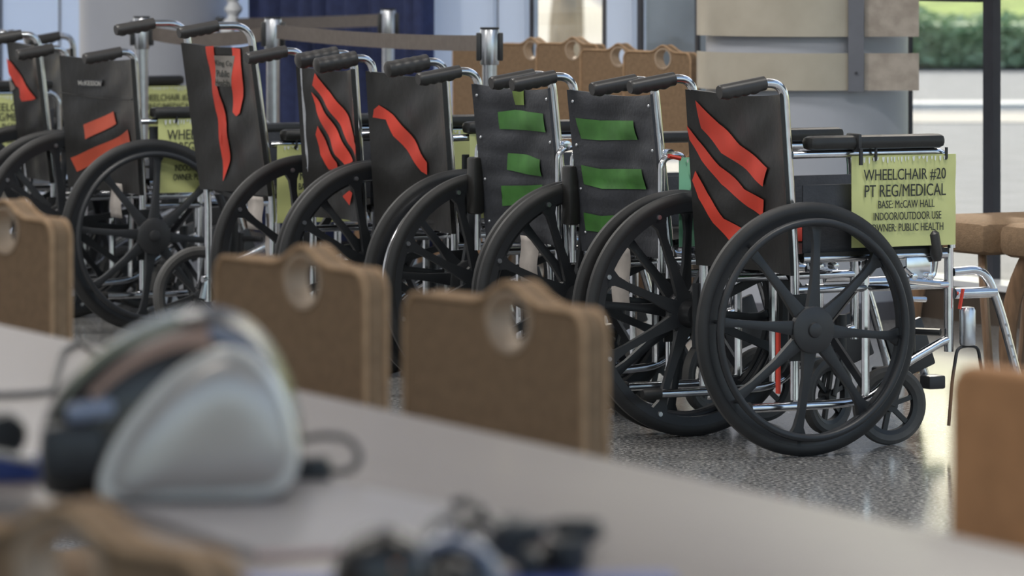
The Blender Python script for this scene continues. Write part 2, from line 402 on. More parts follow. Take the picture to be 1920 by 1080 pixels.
# ------------------------------------------------------------------ outdoors
bm = bmesh.new(); box(bm, (30, 80, -.10), (160, 180, .16)); struct('trim_90', bm, M['asphalt'])
S.objects['trim_90'].name = 'ground_road'
def flat(name, xs, ys, z0, z1, m, label=None, cat=None):
    bm = bmesh.new(); box(bm, ((xs[0]+xs[1])/2, (ys[0]+ys[1])/2, (z0+z1)/2), (xs[1]-xs[0], ys[1]-ys[0], z1-z0)); o = obj(name, bm, m, smooth=False)
    if label: tag(o, label, cat)
    else: o['kind'] = 'structure'
    return o
flat('ground_paving', (-40, 1.6), (26, 150), -.02, .03, M['paving'])
flat('kerb_line', (2.6, 60), (37.4, 38.2), -.02, .012, M['kerb'])
flat('kerb_line', (2.6, 60), (34.3, 36.2), -.02, -.012, M['paving'])
# lawn bank
bm = bmesh.new(); vs = [bm.verts.new(p) for p in ((2.5, 48.5, 0), (60, 48.5, 0), (60, 53, .62), (2.5, 53, .62), (2.5, 90, 7), (60, 90, 7))]
bm.faces.new(vs[:4]); bm.faces.new((vs[3], vs[2], vs[5], vs[4])); o = obj('ground_lawn', bm, M['lawn'], smooth=False); o['kind'] = 'structure'
# hedge: dense leaves
bm = bmesh.new(); rnd = random.Random(3)
for i in range(9000):
    x = rnd.uniform(3.0, 7.6); h = .50+.07*sin(x*2.1)+.05*sin(x*5.3+1)
    a = rnd.uniform(0, pi); y = 48.8-.55*cos(a)*rnd.uniform(.75, 1.02); z = max(.02, h*(.15+.85*sin(a)**.6*rnd.uniform(.7, 1.08))) if rnd.random() < .6 else rnd.uniform(.03, h)
    if z < h*.8: y = 48.25+rnd.uniform(-.08, .12)
    c = Vector((x, y, z)); s_ = rnd.uniform(.03, .055)
    q = Matrix.Rotation(rnd.uniform(0, 6.28), 3, 'Z') @ Matrix.Rotation(rnd.uniform(0, 3.1), 3, 'X')
    vs = [bm.verts.new(c+q @ Vector(p)*s_) for p in ((-1, 0, 0), (0, -.5, .15), (1, 0, 0), (0, .5, .15))]; bm.faces.new(vs)
core = bmesh.new()
box(core, (5.3, 48.9, .22), (4.6, 1.0, .44), bev=.08)
hd = thing('hedge', 'low leafy green hedge across the road beyond the window', 'hedge', (0, 0, 0))
o = obj('foliage', bm, M['leaf'], hd, smooth=False); o['kind'] = 'stuff'
obj('hedge_core', core, M['leaf'], hd)
# stone block and boulder seen through the narrow windows
flat('stone_wall', (.74, 1.45), (29.5, 30.3), 0, 1.9, M['stone'], 'grey stone wall block standing outside beyond the window beside the column', 'wall')
bm = bmesh.new(); bmesh.ops.create_icosphere(bm, subdivisions=4, radius=1)
for v_ in bm.verts:
    p = v_.co; f = 1+.14*sin(p.x*5+1)*cos(p.z*4)+.08*sin(p.y*7+p.z*5); v_.co = Vector((p.x*.10*f, p.y*.15*f, p.z*.62*f+.55))
    if v_.co.z < 0: v_.co.z = 0
tag(obj('boulder', bm, M['boulder'], loc=G(1064, 31, .03)), 'upright tan boulder on the bright paving outside the narrow window', 'boulder')

# ------------------------------------------------------------------ wheelchairs
TH = math.atan2(.466, .885)                   # heading of the row
def ring_bm(R_, r_, y=0, seg=72, sc=10):
    bm = bmesh.new(); tube(bm, [(R_*cos(2*pi*k/seg), y, R_*sin(2*pi*k/seg)) for k in range(seg)], r_, sc, closed=True); return bm
# rear mag wheel, axis along y, outer side is -y
def mag_bm(Rw):
    bm = bmesh.new(); a = Rw-.034
    ringlathe(bm, [(a-.014, -.009), (a+.008, -.014), (a+.008, .014), (a-.014, .009)], 80)
    for k in range(8):
        ang = radians(-6+45*k); c, s_ = cos(ang), sin(ang); vr = []
        for (r_, wd, th, y) in ((.035, .019, .010, -.022), (.12, .0105, .009, -.018), (.20, .009, .008, -.010), (a-.035, .012, .009, -.002), (a-.008, .026, .009, 0)):
            vr.append([bm.verts.new((c*r_-s_*wd*q, y+th*e, s_*r_+c*wd*q)) for q, e in ((-1, -.6), (0, -1), (1, -.6), (1, 1), (-1, 1))])
        for A, B in zip(vr, vr[1:]):
            for j in range(5): bm.faces.new((A[j], A[(j+1) % 5], B[(j+1) % 5], B[j]))
        bm.faces.new(vr[0]); bm.faces.new(vr[-1])
    return bm
WM = {}
def wheel_meshes(Rw):
    if Rw in WM: return WM[Rw]
    d = {}
    d['rim'] = mesh_from(mag_bm(Rw), 'rear_wheel', M['mag'])
    b1 = bmesh.new(); a = Rw-.034
    ringlathe(b1, [(a+.006, -.013), (a+.016, -.016), (Rw-.008, -.0135), (Rw, -.006), (Rw, .006), (Rw-.008, .0135), (a+.016, .016), (a+.006, .013)], 96)
    d['tire'] = mesh_from(b1, 'tire', M['rubber'])
    hb = ring_bm(a-.012, .0095, -.034, 80, 10)
    for k in range(8):
        ang = radians(-6+45*k); p = (cos(ang)*(a-.010), 0, sin(ang)*(a-.010))
        tube(hb, [(p[0], -.034, p[2]), (p[0], -.003, p[2])], .005, 6)
    d['handrim'] = mesh_from(hb, 'handrim', M['mag'])
    d['handrim_chrome'] = mesh_from(ring_bm(a-.014, .0125, -.034, 80, 10), 'handrim', M['chrome'])
    hb = bmesh.new(); lathe(hb, [(0, -.046), (.010, -.0455), (.017, -.043), (.019, -.038), (.053, -.0365), (.057, -.034), (.057, -.018), (.036, -.012), (.030, .028), (0, .028)], 32, 'Y'); d['hub'] = mesh_from(hb, 'hub', M['plastic'])
    rb = bmesh.new(); lathe(rb, [(0, .016), (.006, .0155), (.0075, .010)], 10, 'Y')
    d['bolts'] = mesh_from(rb, 'rim_bolt', M['steel'])
    WM[Rw] = d; return d
def caster_meshes(r_=.098):
    a = bmesh.new(); ringlathe(a, [(r_-.028, -.011), (r_-.012, -.015), (r_-.003, -.011), (r_, 0), (r_-.003, .011), (r_-.012, .015), (r_-.028, .011)], 48)
    b_ = bmesh.new(); ringlathe(b_, [(r_-.036, -.008), (r_-.026, -.012), (r_-.026, .012), (r_-.036, .008)], 40)
    lathe(b_, [(0, -.018), (.016, -.017), (.018, .017), (0, .018)], 20, 'Y')
    for k in range(6):
        an = k*pi/3+.3; c, s_ = cos(an), sin(an)
        box(b_, (c*r_*.42, 0, s_*r_*.42), (r_*.62, .010, .012), Matrix.Rotation(-an, 4, 'Y'))
    return mesh_from(a, 'tire', M['greyrubber']), mesh_from(b_, 'caster_wheel', M['plastic'])
CT, CW = caster_meshes()
CT2, CW2 = caster_meshes(.150)
_gm = {}
def grip_mesh(cloth=False):
    k = cloth
    if k in _gm: return _gm[k]
    bm = bmesh.new(); N = 26; L = .125; pts, rad = [], []
    for i in range(N+1):
        f = i/N; pts.append(Vector((-L*f, 0, -.020*f))); r_ = .0175
        if cloth: r_ = .0215+.0006*sin(i*1.1)
        if f > .97: r_ = .0155
        rad.append(r_)
    tube(bm, pts, .017, 14, rad=rad)
    for v_ in bm.verts:
        f = min(1, max(0, -v_.co.x/L)); zc = -.020*f
        if v_.co.z < zc and .12 < f < .9: v_.co.z -= .0045*abs(sin((f-.12)*pi/.78*4))**.7*min(1, (zc-v_.co.z)/.010)
    me = mesh_from(bm, 'grip', M['grip']); _gm[k] = me; return me

def sign(parent_pt, rz, w_, h_, m, lines, label, tilt=0.0, film=True):
    t_ = thing('paper_sign', label, 'sign', parent_pt, rz, 'laminated wheelchair signs')
    bm = bmesh.new(); N = 14; K = 10; A, B = [], []
    for j in range(K+1):
        ra, rb_ = [], []
        for i in range(N+1):
            x = -w_/2+w_*i/N; z = -h_*j/K; y = .0025*sin(i*.8)*(1-j/K)*sin(j+.6)+tilt*j/K
            ra.append(bm.verts.new((x, y-.0008, z))); rb_.append(bm.verts.new((x, y+.0008, z)))
        A.append(ra); B.append(rb_)
    for j in range(K):
        for i in range(N):
            bm.faces.new((A[j][i], A[j+1][i], A[j+1][i+1], A[j][i+1])); bm.faces.new((B[j][i], B[j][i+1], B[j+1][i+1], B[j+1][i]))
    for i in range(N):
        bm.faces.new((A[0][i], A[0][i+1], B[0][i+1], B[0][i])); bm.faces.new((A[K][i], B[K][i], B[K][i+1], A[K][i+1]))
    for j in range(K):
        bm.faces.new((A[j][0], B[j][0], B[j+1][0], A[j+1][0])); bm.faces.new((A[j][N], A[j+1][N], B[j+1][N], B[j][N]))
    obj('sheet', bm, m, t_)
    for (s_, cx, wf, zf, hf) in lines:
        off = .0
        me = text_mesh(s_, w_*wf, h_*hf, M['ink'], off)
        y = -.0058+tilt*zf; link('lettering', me, t_, (w_*cx, y, -h_*zf))
    # crinkled clear film along the top
    if film:
        fb = bmesh.new(); R_ = random.Random(int(w_*1e4)+int(parent_pt[1]*50)); x = -w_/2+.02
        while x < w_/2-.03:
            ww = R_.uniform(.004, .009); hh = R_.uniform(.008, .020)
            vs = [fb.verts.new(p) for p in ((x, -.0042, -.004), (x+ww, -.0042, -.003), (x+ww*.7, -.0042, -hh), (x+ww*.2, -.0042, -hh*.9))]; fb.faces.new(vs); x += ww+R_.uniform(.003, .009)
        obj('film_crinkle', fb, M['film'], t_, smooth=False)
    for sx_ in (-.28, .40):
        fb = bmesh.new(); lathe(fb, [(.0, -.0035), (.006, -.0035), (.006, .002)], 10, 'Y', (w_*sx_, 0, -.008)); box(fb, (w_*sx_, -.006, .004), (.005, .006, .026)); obj('cable_tie', fb, M['plastic'], t_)
    return t_

FULL = lambda first: [(first, .0, .79, .215, .135), ('PT REG/MEDICAL', .005, .78, .385, .135), ('BASE: McCAW HALL', .015, .54, .535, .085), ('INDOOR/OUTDOOR USE', .025, .65, .665, .085), ('OWNER: PUBLIC HEALTH', .025, .69, .79, .085)]

def wheelchair(post, w, label, ztop=.865, zbot=.43, zh=.895, handle_len=.058, back='vinyl', backmat='vinyl', arm='pad', armz=.735, arms_y=None, handrim='black', rear='mag', cloth=(False, False), lean=.03, seat_col="vinyl", yaw=0.0, legs=True, wd=.055, tube_m='chrome', extra_brake=True, arms=(1, -1), edge=.013, plates=(1, -1)):
    """post = world (x,y) of the right back post"""
    th = TH+yaw; l_ = Vector((-sin(th), cos(th), 0)); org = Vector((post[0], post[1], 0))+l_*(w/2)
    c = thing('wheelchair', label, 'wheelchair', org, th, 'parked wheelchairs'); hw = w/2; tm = M[tube_m]
    c['hw'] = hw
    Rw = .305
    xb = lambda z: -.0-lean*(z-.45)/.42
    hb_ = hw+edge
    for sd_ in (1, -1):
        y = sd_*hw; nm = 'side_frame'
        bm = bmesh.new()
        tube(bm, fillet([(0, y, .13), (0, y, .45), (xb(zh)-.0, y, zh), (xb(zh)-handle_len-.03, y, zh)], .058, 8), .0115, 12)
        bm2 = bm
        if rear == 'mag':
            tube(bm2, fillet([(-.14, y, .115), (.12, y, .115), (.22, y, .125), (.30, y, .20), (.42, y, .255), (.44, y, .26)], .06, 5), .011, 10)
            tube(bm2, fillet([(0, y, .395), (.44, y, .395)], .03), .0105, 10)
            tube(bm2, [(.02, y, .47), (.43, y, .47)], .0115, 10)
            tube(bm2, [(.44, y, .23), (.44, y, .485)], .0115, 10)
            tube(bm2, [(.20, y, .125), (.20, y, .47)], .010, 8)
        else:
            tube(bm2, fillet([(-.02, y, .20), (.25, y, .20), (.44, y, .27)], .05, 4), .011, 10)
            tube(bm2, [(.02, y, .47), (.43, y, .47)], .0115, 10); tube(bm2, [(.44, y, .2), (.44, y, .485)], .0115, 10)
        fr = obj('side_frame', bm2, tm, c)
        if rear == 'mag':
            bm = bmesh.new(); tube(bm, [(-.175, y, .115), (-.168, y, .115), (-.125, y, .115)], .014, 12, rad=[.011, .0145, .0145]); obj('rubber_tip', bm, M['rubber'], fr)
        link('handle_grip', grip_mesh(cloth[0] if sd_ > 0 else cloth[1]), c, (xb(zh)-handle_len+.004, y, zh))
        # rear wheels
        wy = sd_*(hw+wd)
        if rear == 'mag':
            wm = wheel_meshes(Rw)
            wo_ = link('rear_wheel', wm['rim'], c, (0, wy, Rw), (0, 0, pi if sd_ > 0 else 0))
            if sd_ > 0: wo_.rotation_euler = (0, radians(rnd.uniform(0, 45)), pi)
            link('tire', wm['tire'], wo_); link('hub', wm['hub'], wo_); [link('rim_bolt', wm['bolts'], wo_, (cos(radians(-6+45*k))*(Rw-.040), 0, sin(radians(-6+45*k))*(Rw-.040))) for k in range(8)]
            link('handrim', wm['handrim_chrome' if handrim == 'chrome' else 'handrim'], wo_)
            bm = bmesh.new(); tube(bm, [(0, 0, 0), (0, -sd_*(wd-.01), 0)], .009, 8); box(bm, (0, -sd_*(wd-.012), .0), (.05, .006, .16)); obj('axle_plate', bm, M['plastic'], c, (0, wy, Rw))
        else:
            wo_ = link('rear_wheel', CW2, c, (-.02, sd_*(hw+.03), .150)); link('tire', CT2, wo_)
            bm = bmesh.new(); tube(bm, [(-.02, sd_*(hw+.03), .15), (-.02, sd_*hw, .15), ], .008, 8); tube(bm, [(-.02, sd_*hw, .14), (0, sd_*hw, .22)], .010, 8); obj('axle_bracket', bm, tm, c)
        # casters
        cx, cy = .315, sd_*(hw-.075)
        if rear != 'mag': cy = sd_*(hw-.02)
        a_ = radians(14*sd_+8)
        cs = link('caster_wheel', CW, c, (cx, cy, .098), (0, 0, a_)); link('tire', CT, cs)
        bm = bmesh.new()
        for q in (-1, 1):
            tube(bm, fillet([(0, q*.021, 0), (.035, q*.021, .10), (.055, 0, .118)], .02, 3), .006, 8, sx=1.4, sy=.7)
        tube(bm, [(.055, 0, .112), (.055, 0, .20)], .015, 12); tube(bm, [(.055, 0, .18), (.11, sd_*.06, .18)], .009, 8)
        obj('caster_fork', bm, M['plastic'], c, (cx, cy, .098), (0, 0, a_))
        # foot rests
        if legs:
            bm = bmesh.new()
            tube(bm, fillet([(.452, y, .425), (.545, y, .43), (.59, y, .33), (.66, y+sd_*0, .10)], .07, 6), .0115, 10)
            tube(bm, [(.455, y, .372), (.575, y, .372)], .014, 10)
            for q in range(6):
                f = q/6; lathe(bm, [(0, .0128), (.004, .0125)], 6, 'Y', (.60+.05*f, y-.0128*2, .29-.16*f))
            hg = obj('footrest_hanger', bm, tm, c)
            bm = bmesh.new(); box(bm, (.655, y-sd_*.03, .115), (.05, .05, .035), bev=.006); obj('clamp', bm, M['plastic'], hg)
            if sd_ in plates:
                bm = bmesh.new(); box(bm, (.565, y-sd_*.060, .205), (.12, .014, .13), Matrix.Rotation(radians(-20), 4, 'Y'), bev=.006); obj('footplate', bm, M['plastic'], hg)
        # brake
        if extra_brake and rear == 'mag':
            bm = bmesh.new()
            box(bm, (.345, y-.014 if sd_ < 0 else y+.014, .435), (.075, .006, .06), bev=.002)
            tube(bm, fillet([(.30, y+sd_*.016, .44), (.34, y+sd_*.018, .405), (.385, y+sd_*.018, .415), (.39, y+sd_*.02, .455)], .015, 3), .006, 8)
            tube(bm, [(.31, y+sd_*.02, .41), (.40, y+sd_*.02, .40)], .008, 8); tube(bm, [(.31, y+sd_*.02, .365), (.36, y+sd_*.02, .362)], .007, 8)
            for q in ((.325, .418), (.37, .418)): lathe(bm, [(0, -.03), (.008, -.028), (.010, -.02), (.010, .0)], 10, 'Y', (q[0], y, q[1]))
            br = obj('brake', bm, tm, c)
            bm = bmesh.new(); tube(bm, [(.392, y+sd_*.022, .455), (.39, y+sd_*.022, .47), (.380, y+sd_*.022, .522), (.378, y+sd_*.022, .530)], .012, 12, rad=[.010, .0155, .0155, .008]); obj('lever_grip', bm, M['grip'], br)
        # armrests
        za = armz
        if sd_ not in arms: pass
        elif arm in ('pad',):
            bm = bmesh.new()
            tube(bm, fillet([(-.01, y+sd_*.006, za-.036), (.02, y+sd_*.012, za-.035), (.435, y+sd_*.012, za-.035), (.44, y+sd_*.012, .485)], .05, 5), .010, 10)
            ar = obj('armrest', bm, tm, c)
            bm = bmesh.new(); box(bm, (.215, y+sd_*.015, za-.008), (.385, .052, .034), bev=.013); obj('arm_pad', bm, M['vinyl'], ar)
            bm = bmesh.new(); box(bm, (.225, y-sd_*.006, .565), (.40, .006, .165), bev=.002); obj('side_panel', bm, M['nylon'], ar)
        elif arm == 'flip':
            bm = bmesh.new(); ya = y+sd_*.018
            tube(bm, fillet([(-.035, ya, .40), (-.035, ya, .69), (.03, ya, .70), (.035, ya, .40)], .028, 5), .009, 10)
            ar = obj('armrest', bm, tm, c)
            if sd_ > 0:
                bm = bmesh.new(); box(bm, (-.042, ya, .575), (.034, .046, .155), bev=.008); obj('arm_pad', bm, M['vinyl'], ar)
            bm = bmesh.new(); lathe(bm, [(0, -.014), (.012, -.012), (.012, .012), (0, .014)], 12, 'Y', (-.012, y+sd_*.014, .70)); obj('hinge_clip', bm, tm, ar)
            bm = bmesh.new(); box(bm, (.22, y-sd_*.006, .555), (.34, .006, .13), bev=.002); obj('side_panel', bm, M['nylon'], ar)
            if sd_ < 0:
                bm = bmesh.new(); box(bm, (.23, y, .715), (.30, .05, .03), bev=.012); obj('arm_pad', bm, M['vinyl'], ar)
    # cross brace
    bm = bmesh.new()
    for s_ in (1, -1):
        a, b_ = Vector((.22, s_*hw, .14)), Vector((.22, -s_*hw, .455)); tube(bm, [a+Vector((s_*.012, 0, 0)), b_+Vector((s_*.012, 0, 0))], .011, 4, sx=1.3, sy=.6)
    obj('cross_brace', bm, M['darktube'], c)
    # seat sling
    bm = bmesh.new(); N = 12; A = []
    for i in range(N+1):
        yy = -hw-.01+(w+.02)*i/N; sg = .022*sin(pi*i/N)
        A.append([bm.verts.new((x, yy, z-sg)) for x, z in ((.02, .484), (.44, .486), (.44, .472), (.02, .470))])
    for a, b_ in zip(A, A[1:]):
        for k in range(4): bm.faces.new((a[k], a[(k+1) % 4], b_[(k+1) % 4], b_[k]))
    bm.faces.new(A[0]); bm.faces.new(A[-1][::-1]); obj('seat', bm, M[seat_col], c)
    # back sling
    def surf(a, z, off=0.0):                 # a: 0 left (+y) .. 1 right (-y)
        y = hb_*(1-2*a); e = max(-1,min(1,2*a-1))
        f = (z-zbot)/(ztop-zbot)
        x = xb(z)+.030*max(0,1-e*e)**.8-.014
        x += (.0075*sin(8*a+9*z+w*40)+.0035*sin(21*f-9*a))*max(0,1-e*e)
        if back == 'ribbed': x -= .005*abs(sin(f*pi*7))**.5*max(0,1-e**8)
        if back == 'padded': x -= .014*max(0,1-e**8)*(1 if f < 1.1 else 0)
        return Vector((x-off, y, z))
    bm = bmesh.new(); NA, NZ = 28, 44; F_, B_ = [], []
    for j in range(NZ+1):
        z = zbot+(ztop-zbot)*j/NZ; r1, r2 = [], []
        for i in range(NA+1):
            a = i/NA; dz = -.010*sin(pi*a)*(j/NZ)**6
            p = surf(a, z); r1.append(bm.verts.new((p.x-.004, p.y, p.z+dz))); r2.append(bm.verts.new((p.x+.010, p.y, p.z+dz)))
        F_.append(r1); B_.append(r2)
    for j in range(NZ):
        for i in range(NA):
            bm.faces.new((F_[j][i], F_[j][i+1], F_[j+1][i+1], F_[j+1][i])); bm.faces.new((B_[j][i], B_[j+1][i], B_[j+1][i+1], B_[j][i+1]))
        bm.faces.new((F_[j][0], F_[j+1][0], B_[j+1][0], B_[j][0])); bm.faces.new((F_[j][NA], B_[j][NA], B_[j+1][NA], F_[j+1][NA]))
    for i in range(NA):
        bm.faces.new((F_[0][i], B_[0][i], B_[0][i+1], F_[0][i+1])); bm.faces.new((F_[NZ][i], F_[NZ][i+1], B_[NZ][i+1], B_[NZ][i]))
    bk = obj('backrest', bm, M[backmat], c)
    if back == 'ribbed':
      for sd_ in (1, -1):
        for q in range(4):
            z = zbot+.05+(ztop-zbot-.08)*q/3; p = surf(.5-sd_*.455, z)
            bm = bmesh.new(); bmesh.ops.create_uvsphere(bm, u_segments=10, v_segments=6, radius=.0048)
            obj('screw', bm, M['steel'], bk, (p.x-.004, p.y, p.z))
    Mw = Matrix.Translation(org) @ Matrix.Rotation(th, 4, 'Z'); Mi = Mw.inverted()
    def on_back(px, py):                     # a marked point of the photograph carried onto the back sling
        o_, d_ = Mi @ Vector((0, 0, HC)), (Mi.to_3x3() @ Vector(((px-960)/F, 1, -(py-HY)/F)))
        t_ = (-.01-o_.x)/d_.x
        for _ in range(3):
            p = o_+d_*t_; t_ = (xb(p.z)+.004-o_.x)/d_.x
        p = o_+d_*t_; return ((1-p.y/hb_)/2, p.z)
    def tape(poly, m, name='tape_strip', lab=None, lift=.0085):
        uv = [on_back(*p) for p in poly]; bm = bmesh.new()
        # outline resampled
        pts = []
        for i, a in enumerate(uv):
            b_ = uv[(i+1) % len(uv)]; n_ = 3
            for k in range(n_): pts.append((a[0]+(b_[0]-a[0])*k/n_, a[1]+(b_[1]-a[1])*k/n_))
        vs = [bm.verts.new((0, p[0]*w, p[1])) for p in pts]; f = bm.faces.new(vs)
        bmesh.ops.triangulate(bm, faces=[f])
        for _ in range(3):
            es = [e for e in bm.edges if e.calc_length() > .022]
            if es: bmesh.ops.subdivide_edges(bm, edges=es, cuts=1)
            bmesh.ops.triangulate(bm, faces=bm.faces)
        for v_ in bm.verts: v_.co = surf(min(1.02, max(-.02, v_.co.y/w)), v_.co.z, lift)
        o = obj(name, bm, m, bk, smooth=True)
        if lab: o['label'] = lab
        return o
    def words(s_, px, py, wpx, hpx, m, off=.0):
        a, z = on_back(px, py); a2, _ = on_back(px+wpx, py); _, z2 = on_back(px, py+hpx)
        me = text_mesh(s_, abs(a2-a)*(2*hb_), abs(z-z2), m, off).copy()
        cz = z; ca = a
        for v_ in me.vertices: v_.co = surf(ca+v_.co.x/(2*hb_), cz+v_.co.z, .0115)
        return link('lettering', me, bk)
    def hang(xl, zl, side=-1, off=.028): return Mw @ Vector((xl, side*(hw+off), zl))
    return dict(c=c, tape=tape, words=words, hang=hang, th=th, hw=hw, bk=bk, surf=surf, Mw=Mw)

def row_post(px, x_off=0):
    k = (px-960)/F; X = 13.47*k/(1+2.05*k); return (X, 12.07-2.05*(X-.682))
# A : chair with sign #20
A = wheelchair((.682, 12.07), .44, 'wheelchair nearest the camera with three red tape slashes, at the right end of the row', ztop=.868, armz=.757, plates=(1,), edge=.009)
A['tape']([(1313, 188), (1345, 232), (1385, 272), (1446, 315), (1434, 350), (1400, 325), (1352, 287), (1322, 240)], M['redtape'])
A['tape']([(1304, 235), (1318, 262), (1350, 312), (1390, 355), (1431, 375), (1424, 408), (1395, 388), (1352, 345), (1325, 300), (1308, 262)], M['redtape'])
A['tape']([(1317, 320), (1334, 362), (1360, 410), (1390, 432), (1372, 455), (1345, 418), (1322, 372), (1313, 338)], M['redtape'])
sg = sign(A['hang'](.292, .716), A['th'], .298, .222, M['yellowsign'], FULL('WHEELCHAIR #20'), 'yellow laminated sign reading WHEELCHAIR #20 on the nearest wheelchair', .0)
bm = bmesh.new(); box(bm, (.155, -.24, .749), (.010, .060, .044), bev=.004); box(bm, (.155, -.272, .715), (.008, .006, .04)); obj('arm_strap', bm, M['plastic'], A['c'])
# red tape round the seat and a tape roll end
bm = bmesh.new(); box(bm, (.20, .20, .50), (.30, .012, .035), bev=.003); o = obj('side_tape', bm, M['redtape'], A['c']); o['label'] = 'red tape on the far inner side panel'
bm = bmesh.new(); box(bm, (-.005, -.15, .22), (.006, .014, .16)); o = obj('cloth_ribbon', bm, M['redtape'], A['c'], smooth=False); o['label'] = 'red ribbon hanging under the seat'
bm = bmesh.new(); box(bm, (.46, -.245, .36), (.004, .010, .05), Matrix.Rotation(.2, 4, 'Y')); o = obj('cloth_ribbon', bm, M['redtape'], A['c'], smooth=False)
bm = bmesh.new(); tube(bm, [(.10, .16, .435), (.16, .16, .435)], .012, 10); obj('green_clip', bm, M['greenplastic'], A['c'])
# caster bearing with bare fork at the front
bm = bmesh.new(); lathe(bm, [(.0, .243), (.018, .245), (.020, .25), (.020, .33), (.016, .338), (.0, .34)], 20, 'Z', (.485, -.235, 0)); cb = obj('leg_rest_bearing', bm, M['steel'], A['c'])
bm = bmesh.new()
for q in (-1, 1): tube(bm, fillet([(.485, -.235, .243), (.485+q*.030, -.235, .240), (.485+q*.045, -.235, .16), (.485+q*.055, -.235, .05)], .02, 3), .004, 8, sx=1.2)
obj('bearing_fork', bm, M['plastic'], cb)
# B and C : green tape
B = wheelchair(row_post(1256), .43, 'charcoal ribbed wheelchair with three wide green tape patches, second from the right', ztop=.85, zh=.885, back='ribbed', backmat='nylon', arm='flip', lean=.045, edge=.006, wd=.045)
B['tape']([(1092, 221), (1124, 226), (1196, 226), (1200, 262), (1125, 263), (1100, 260)], M['greentape'])
B['tape']([(1103, 309), (1130, 317), (1212, 317), (1217, 355), (1135, 354), (1106, 345)], M['greentape'])
B['tape']([(1108, 398), (1135, 405), (1175, 402), (1172, 436), (1138, 436), (1110, 432)], M['greentape'])
sign(B['hang'](.150, .690), B['th'], .279, .225, M['greensign'], FULL('WHEELCHAIR')[:1]+FULL('')[1:], 'mint green laminated sign behind the red-slashed back of the nearest wheelchair')
bm = bmesh.new(); tube(bm, [(-.02, -.245, .695), (.012, -.248, .688)], .006, 6); o = obj('red_tie', bm, M['redtape'], B['c']); 
C = wheelchair(row_post(1063), .425, 'charcoal ribbed wheelchair with a vertical green tape tab above green patches, third from the right', ztop=.85, zh=.885, back='ribbed', backmat='nylon', arm='flip', lean=.045, edge=.006, wd=.045)
C['tape']([(961, 163), (985, 163), (985, 197), (962, 197)], M['limetape'])
C['tape']([(935, 210), (960, 206), (985, 208), (1028, 213), (1032, 248), (985, 244), (938, 242)], M['greentape'])
C['tape']([(952, 287), (980, 290), (1021, 299), (1017, 331), (985, 327), (953, 318)], M['greentape'])
C['tape']([(949, 348), (985, 348), (1018, 346), (1018, 382), (985, 383), (950, 386)], M['greentape'])
# D
D = wheelchair(row_post(853), .45, 'black wheelchair with a single red tape slash and a chrome push rim', ztop=.868, zh=.905, handrim='chrome', cloth=(True, True), armz=.73, wd=.05)
D['tape']([(711, 205), (717, 197), (735, 215), (765, 253), (802, 305), (797, 328), (785, 322), (750, 272), (738, 255), (726, 224), (710, 220)], M['redtape'])
sign(D['hang'](.17, .705), D['th'], .279, .232, M['yellowsign'], FULL('WHEELCHAIR'), 'yellow sign on the right arm of the wheelchair with a single red slash')
sign(D['hang'](.25, .700, 1, -.06), D['th'], .279, .20, M['yellowsign'], [], 'crinkled yellow sheet top just above the arm pad left of the green-tab wheelchair')
# E (partly folded, narrow)
E = wheelchair(row_post(682), .34, 'narrow black wheelchair with long red tape slashes, half hidden by the single-slash chair', ztop=.87, zh=.915, cloth=(False, True), armz=.72, wd=.045)
E['tape']([(596, 137), (612, 166), (640, 202), (665, 240), (685, 278), (679, 300), (655, 270), (635, 232), (610, 190), (591, 160)], M['redtape'])
E['tape']([(588, 172), (600, 190), (622, 226), (645, 268), (664, 302), (648, 310), (632, 290), (612, 246), (596, 210)], M['redtape'])
E['tape']([(598, 236), (612, 272), (633, 305), (634, 318), (615, 318), (600, 290), (594, 252)], M['redtape'])
E['tape']([(646, 368), (660, 357), (665, 362), (658, 385)], M['redtape'])
# F tall transport chair
Fp = row_post(512)
Fc = wheelchair(Fp, .47, 'tall black transport wheelchair with two hanging red tapes round a grey name patch', ztop=.925, zbot=.475, zh=.985, handle_len=.11, arm='pad', armz=.665, rear='small', lean=.06)
Fc['tape']([(390, 87), (404, 86), (405, 120), (408, 178), (412, 200), (424, 232), (425, 300), (419, 340), (414, 300), (413, 235), (402, 205), (400, 165), (393, 120)], M['redtape'])
Fc['tape']([(430, 89), (447, 92), (453, 130), (455, 180), (453, 212), (447, 218), (438, 210), (437, 170), (433, 120)], M['redtape'])
Fc['tape']([(404, 104), (436, 105), (436, 162), (406, 161)], M['greytape'], 'name_patch', 'grey handwritten name patch', .009)
Fc['words']('King Co', 420, 120, 28, 13, M['ink'], .01); Fc['words']('Public', 421, 138, 24, 13, M['ink'], .01); Fc['words']('Health', 421, 155, 26, 12, M['ink'], .01)
sign(Fc['hang'](.14, .628), Fc['th'], .279, .232, M['yellowsign'], FULL('WHEELCHAIR'), 'yellow sign right of the tall wheelchair, reading WHEEL, below a black arm pad')
# G wide
Gp = row_post(268)
Gc = wheelchair(Gp, .56, 'wide black wheelchair with two short orange tape strips and a small white brand patch', ztop=.862, zh=.885, armz=.70, handle_len=.05, arms=(-1,))
Gc['tape']([(160, 234), (205, 209), (215, 232), (165, 261)], M['orangetape'])
Gc['tape']([(142, 296), (180, 276), (243, 243), (249, 266), (200, 292), (150, 322)], M['orangetape'])
Gc['tape']([(150, 150), (185, 150), (185, 162), (151, 162)], M['nylon'], 'brand_patch')
Gc['words']('McKESSON', 168, 156, 33, 9, M['lightink'], .02)
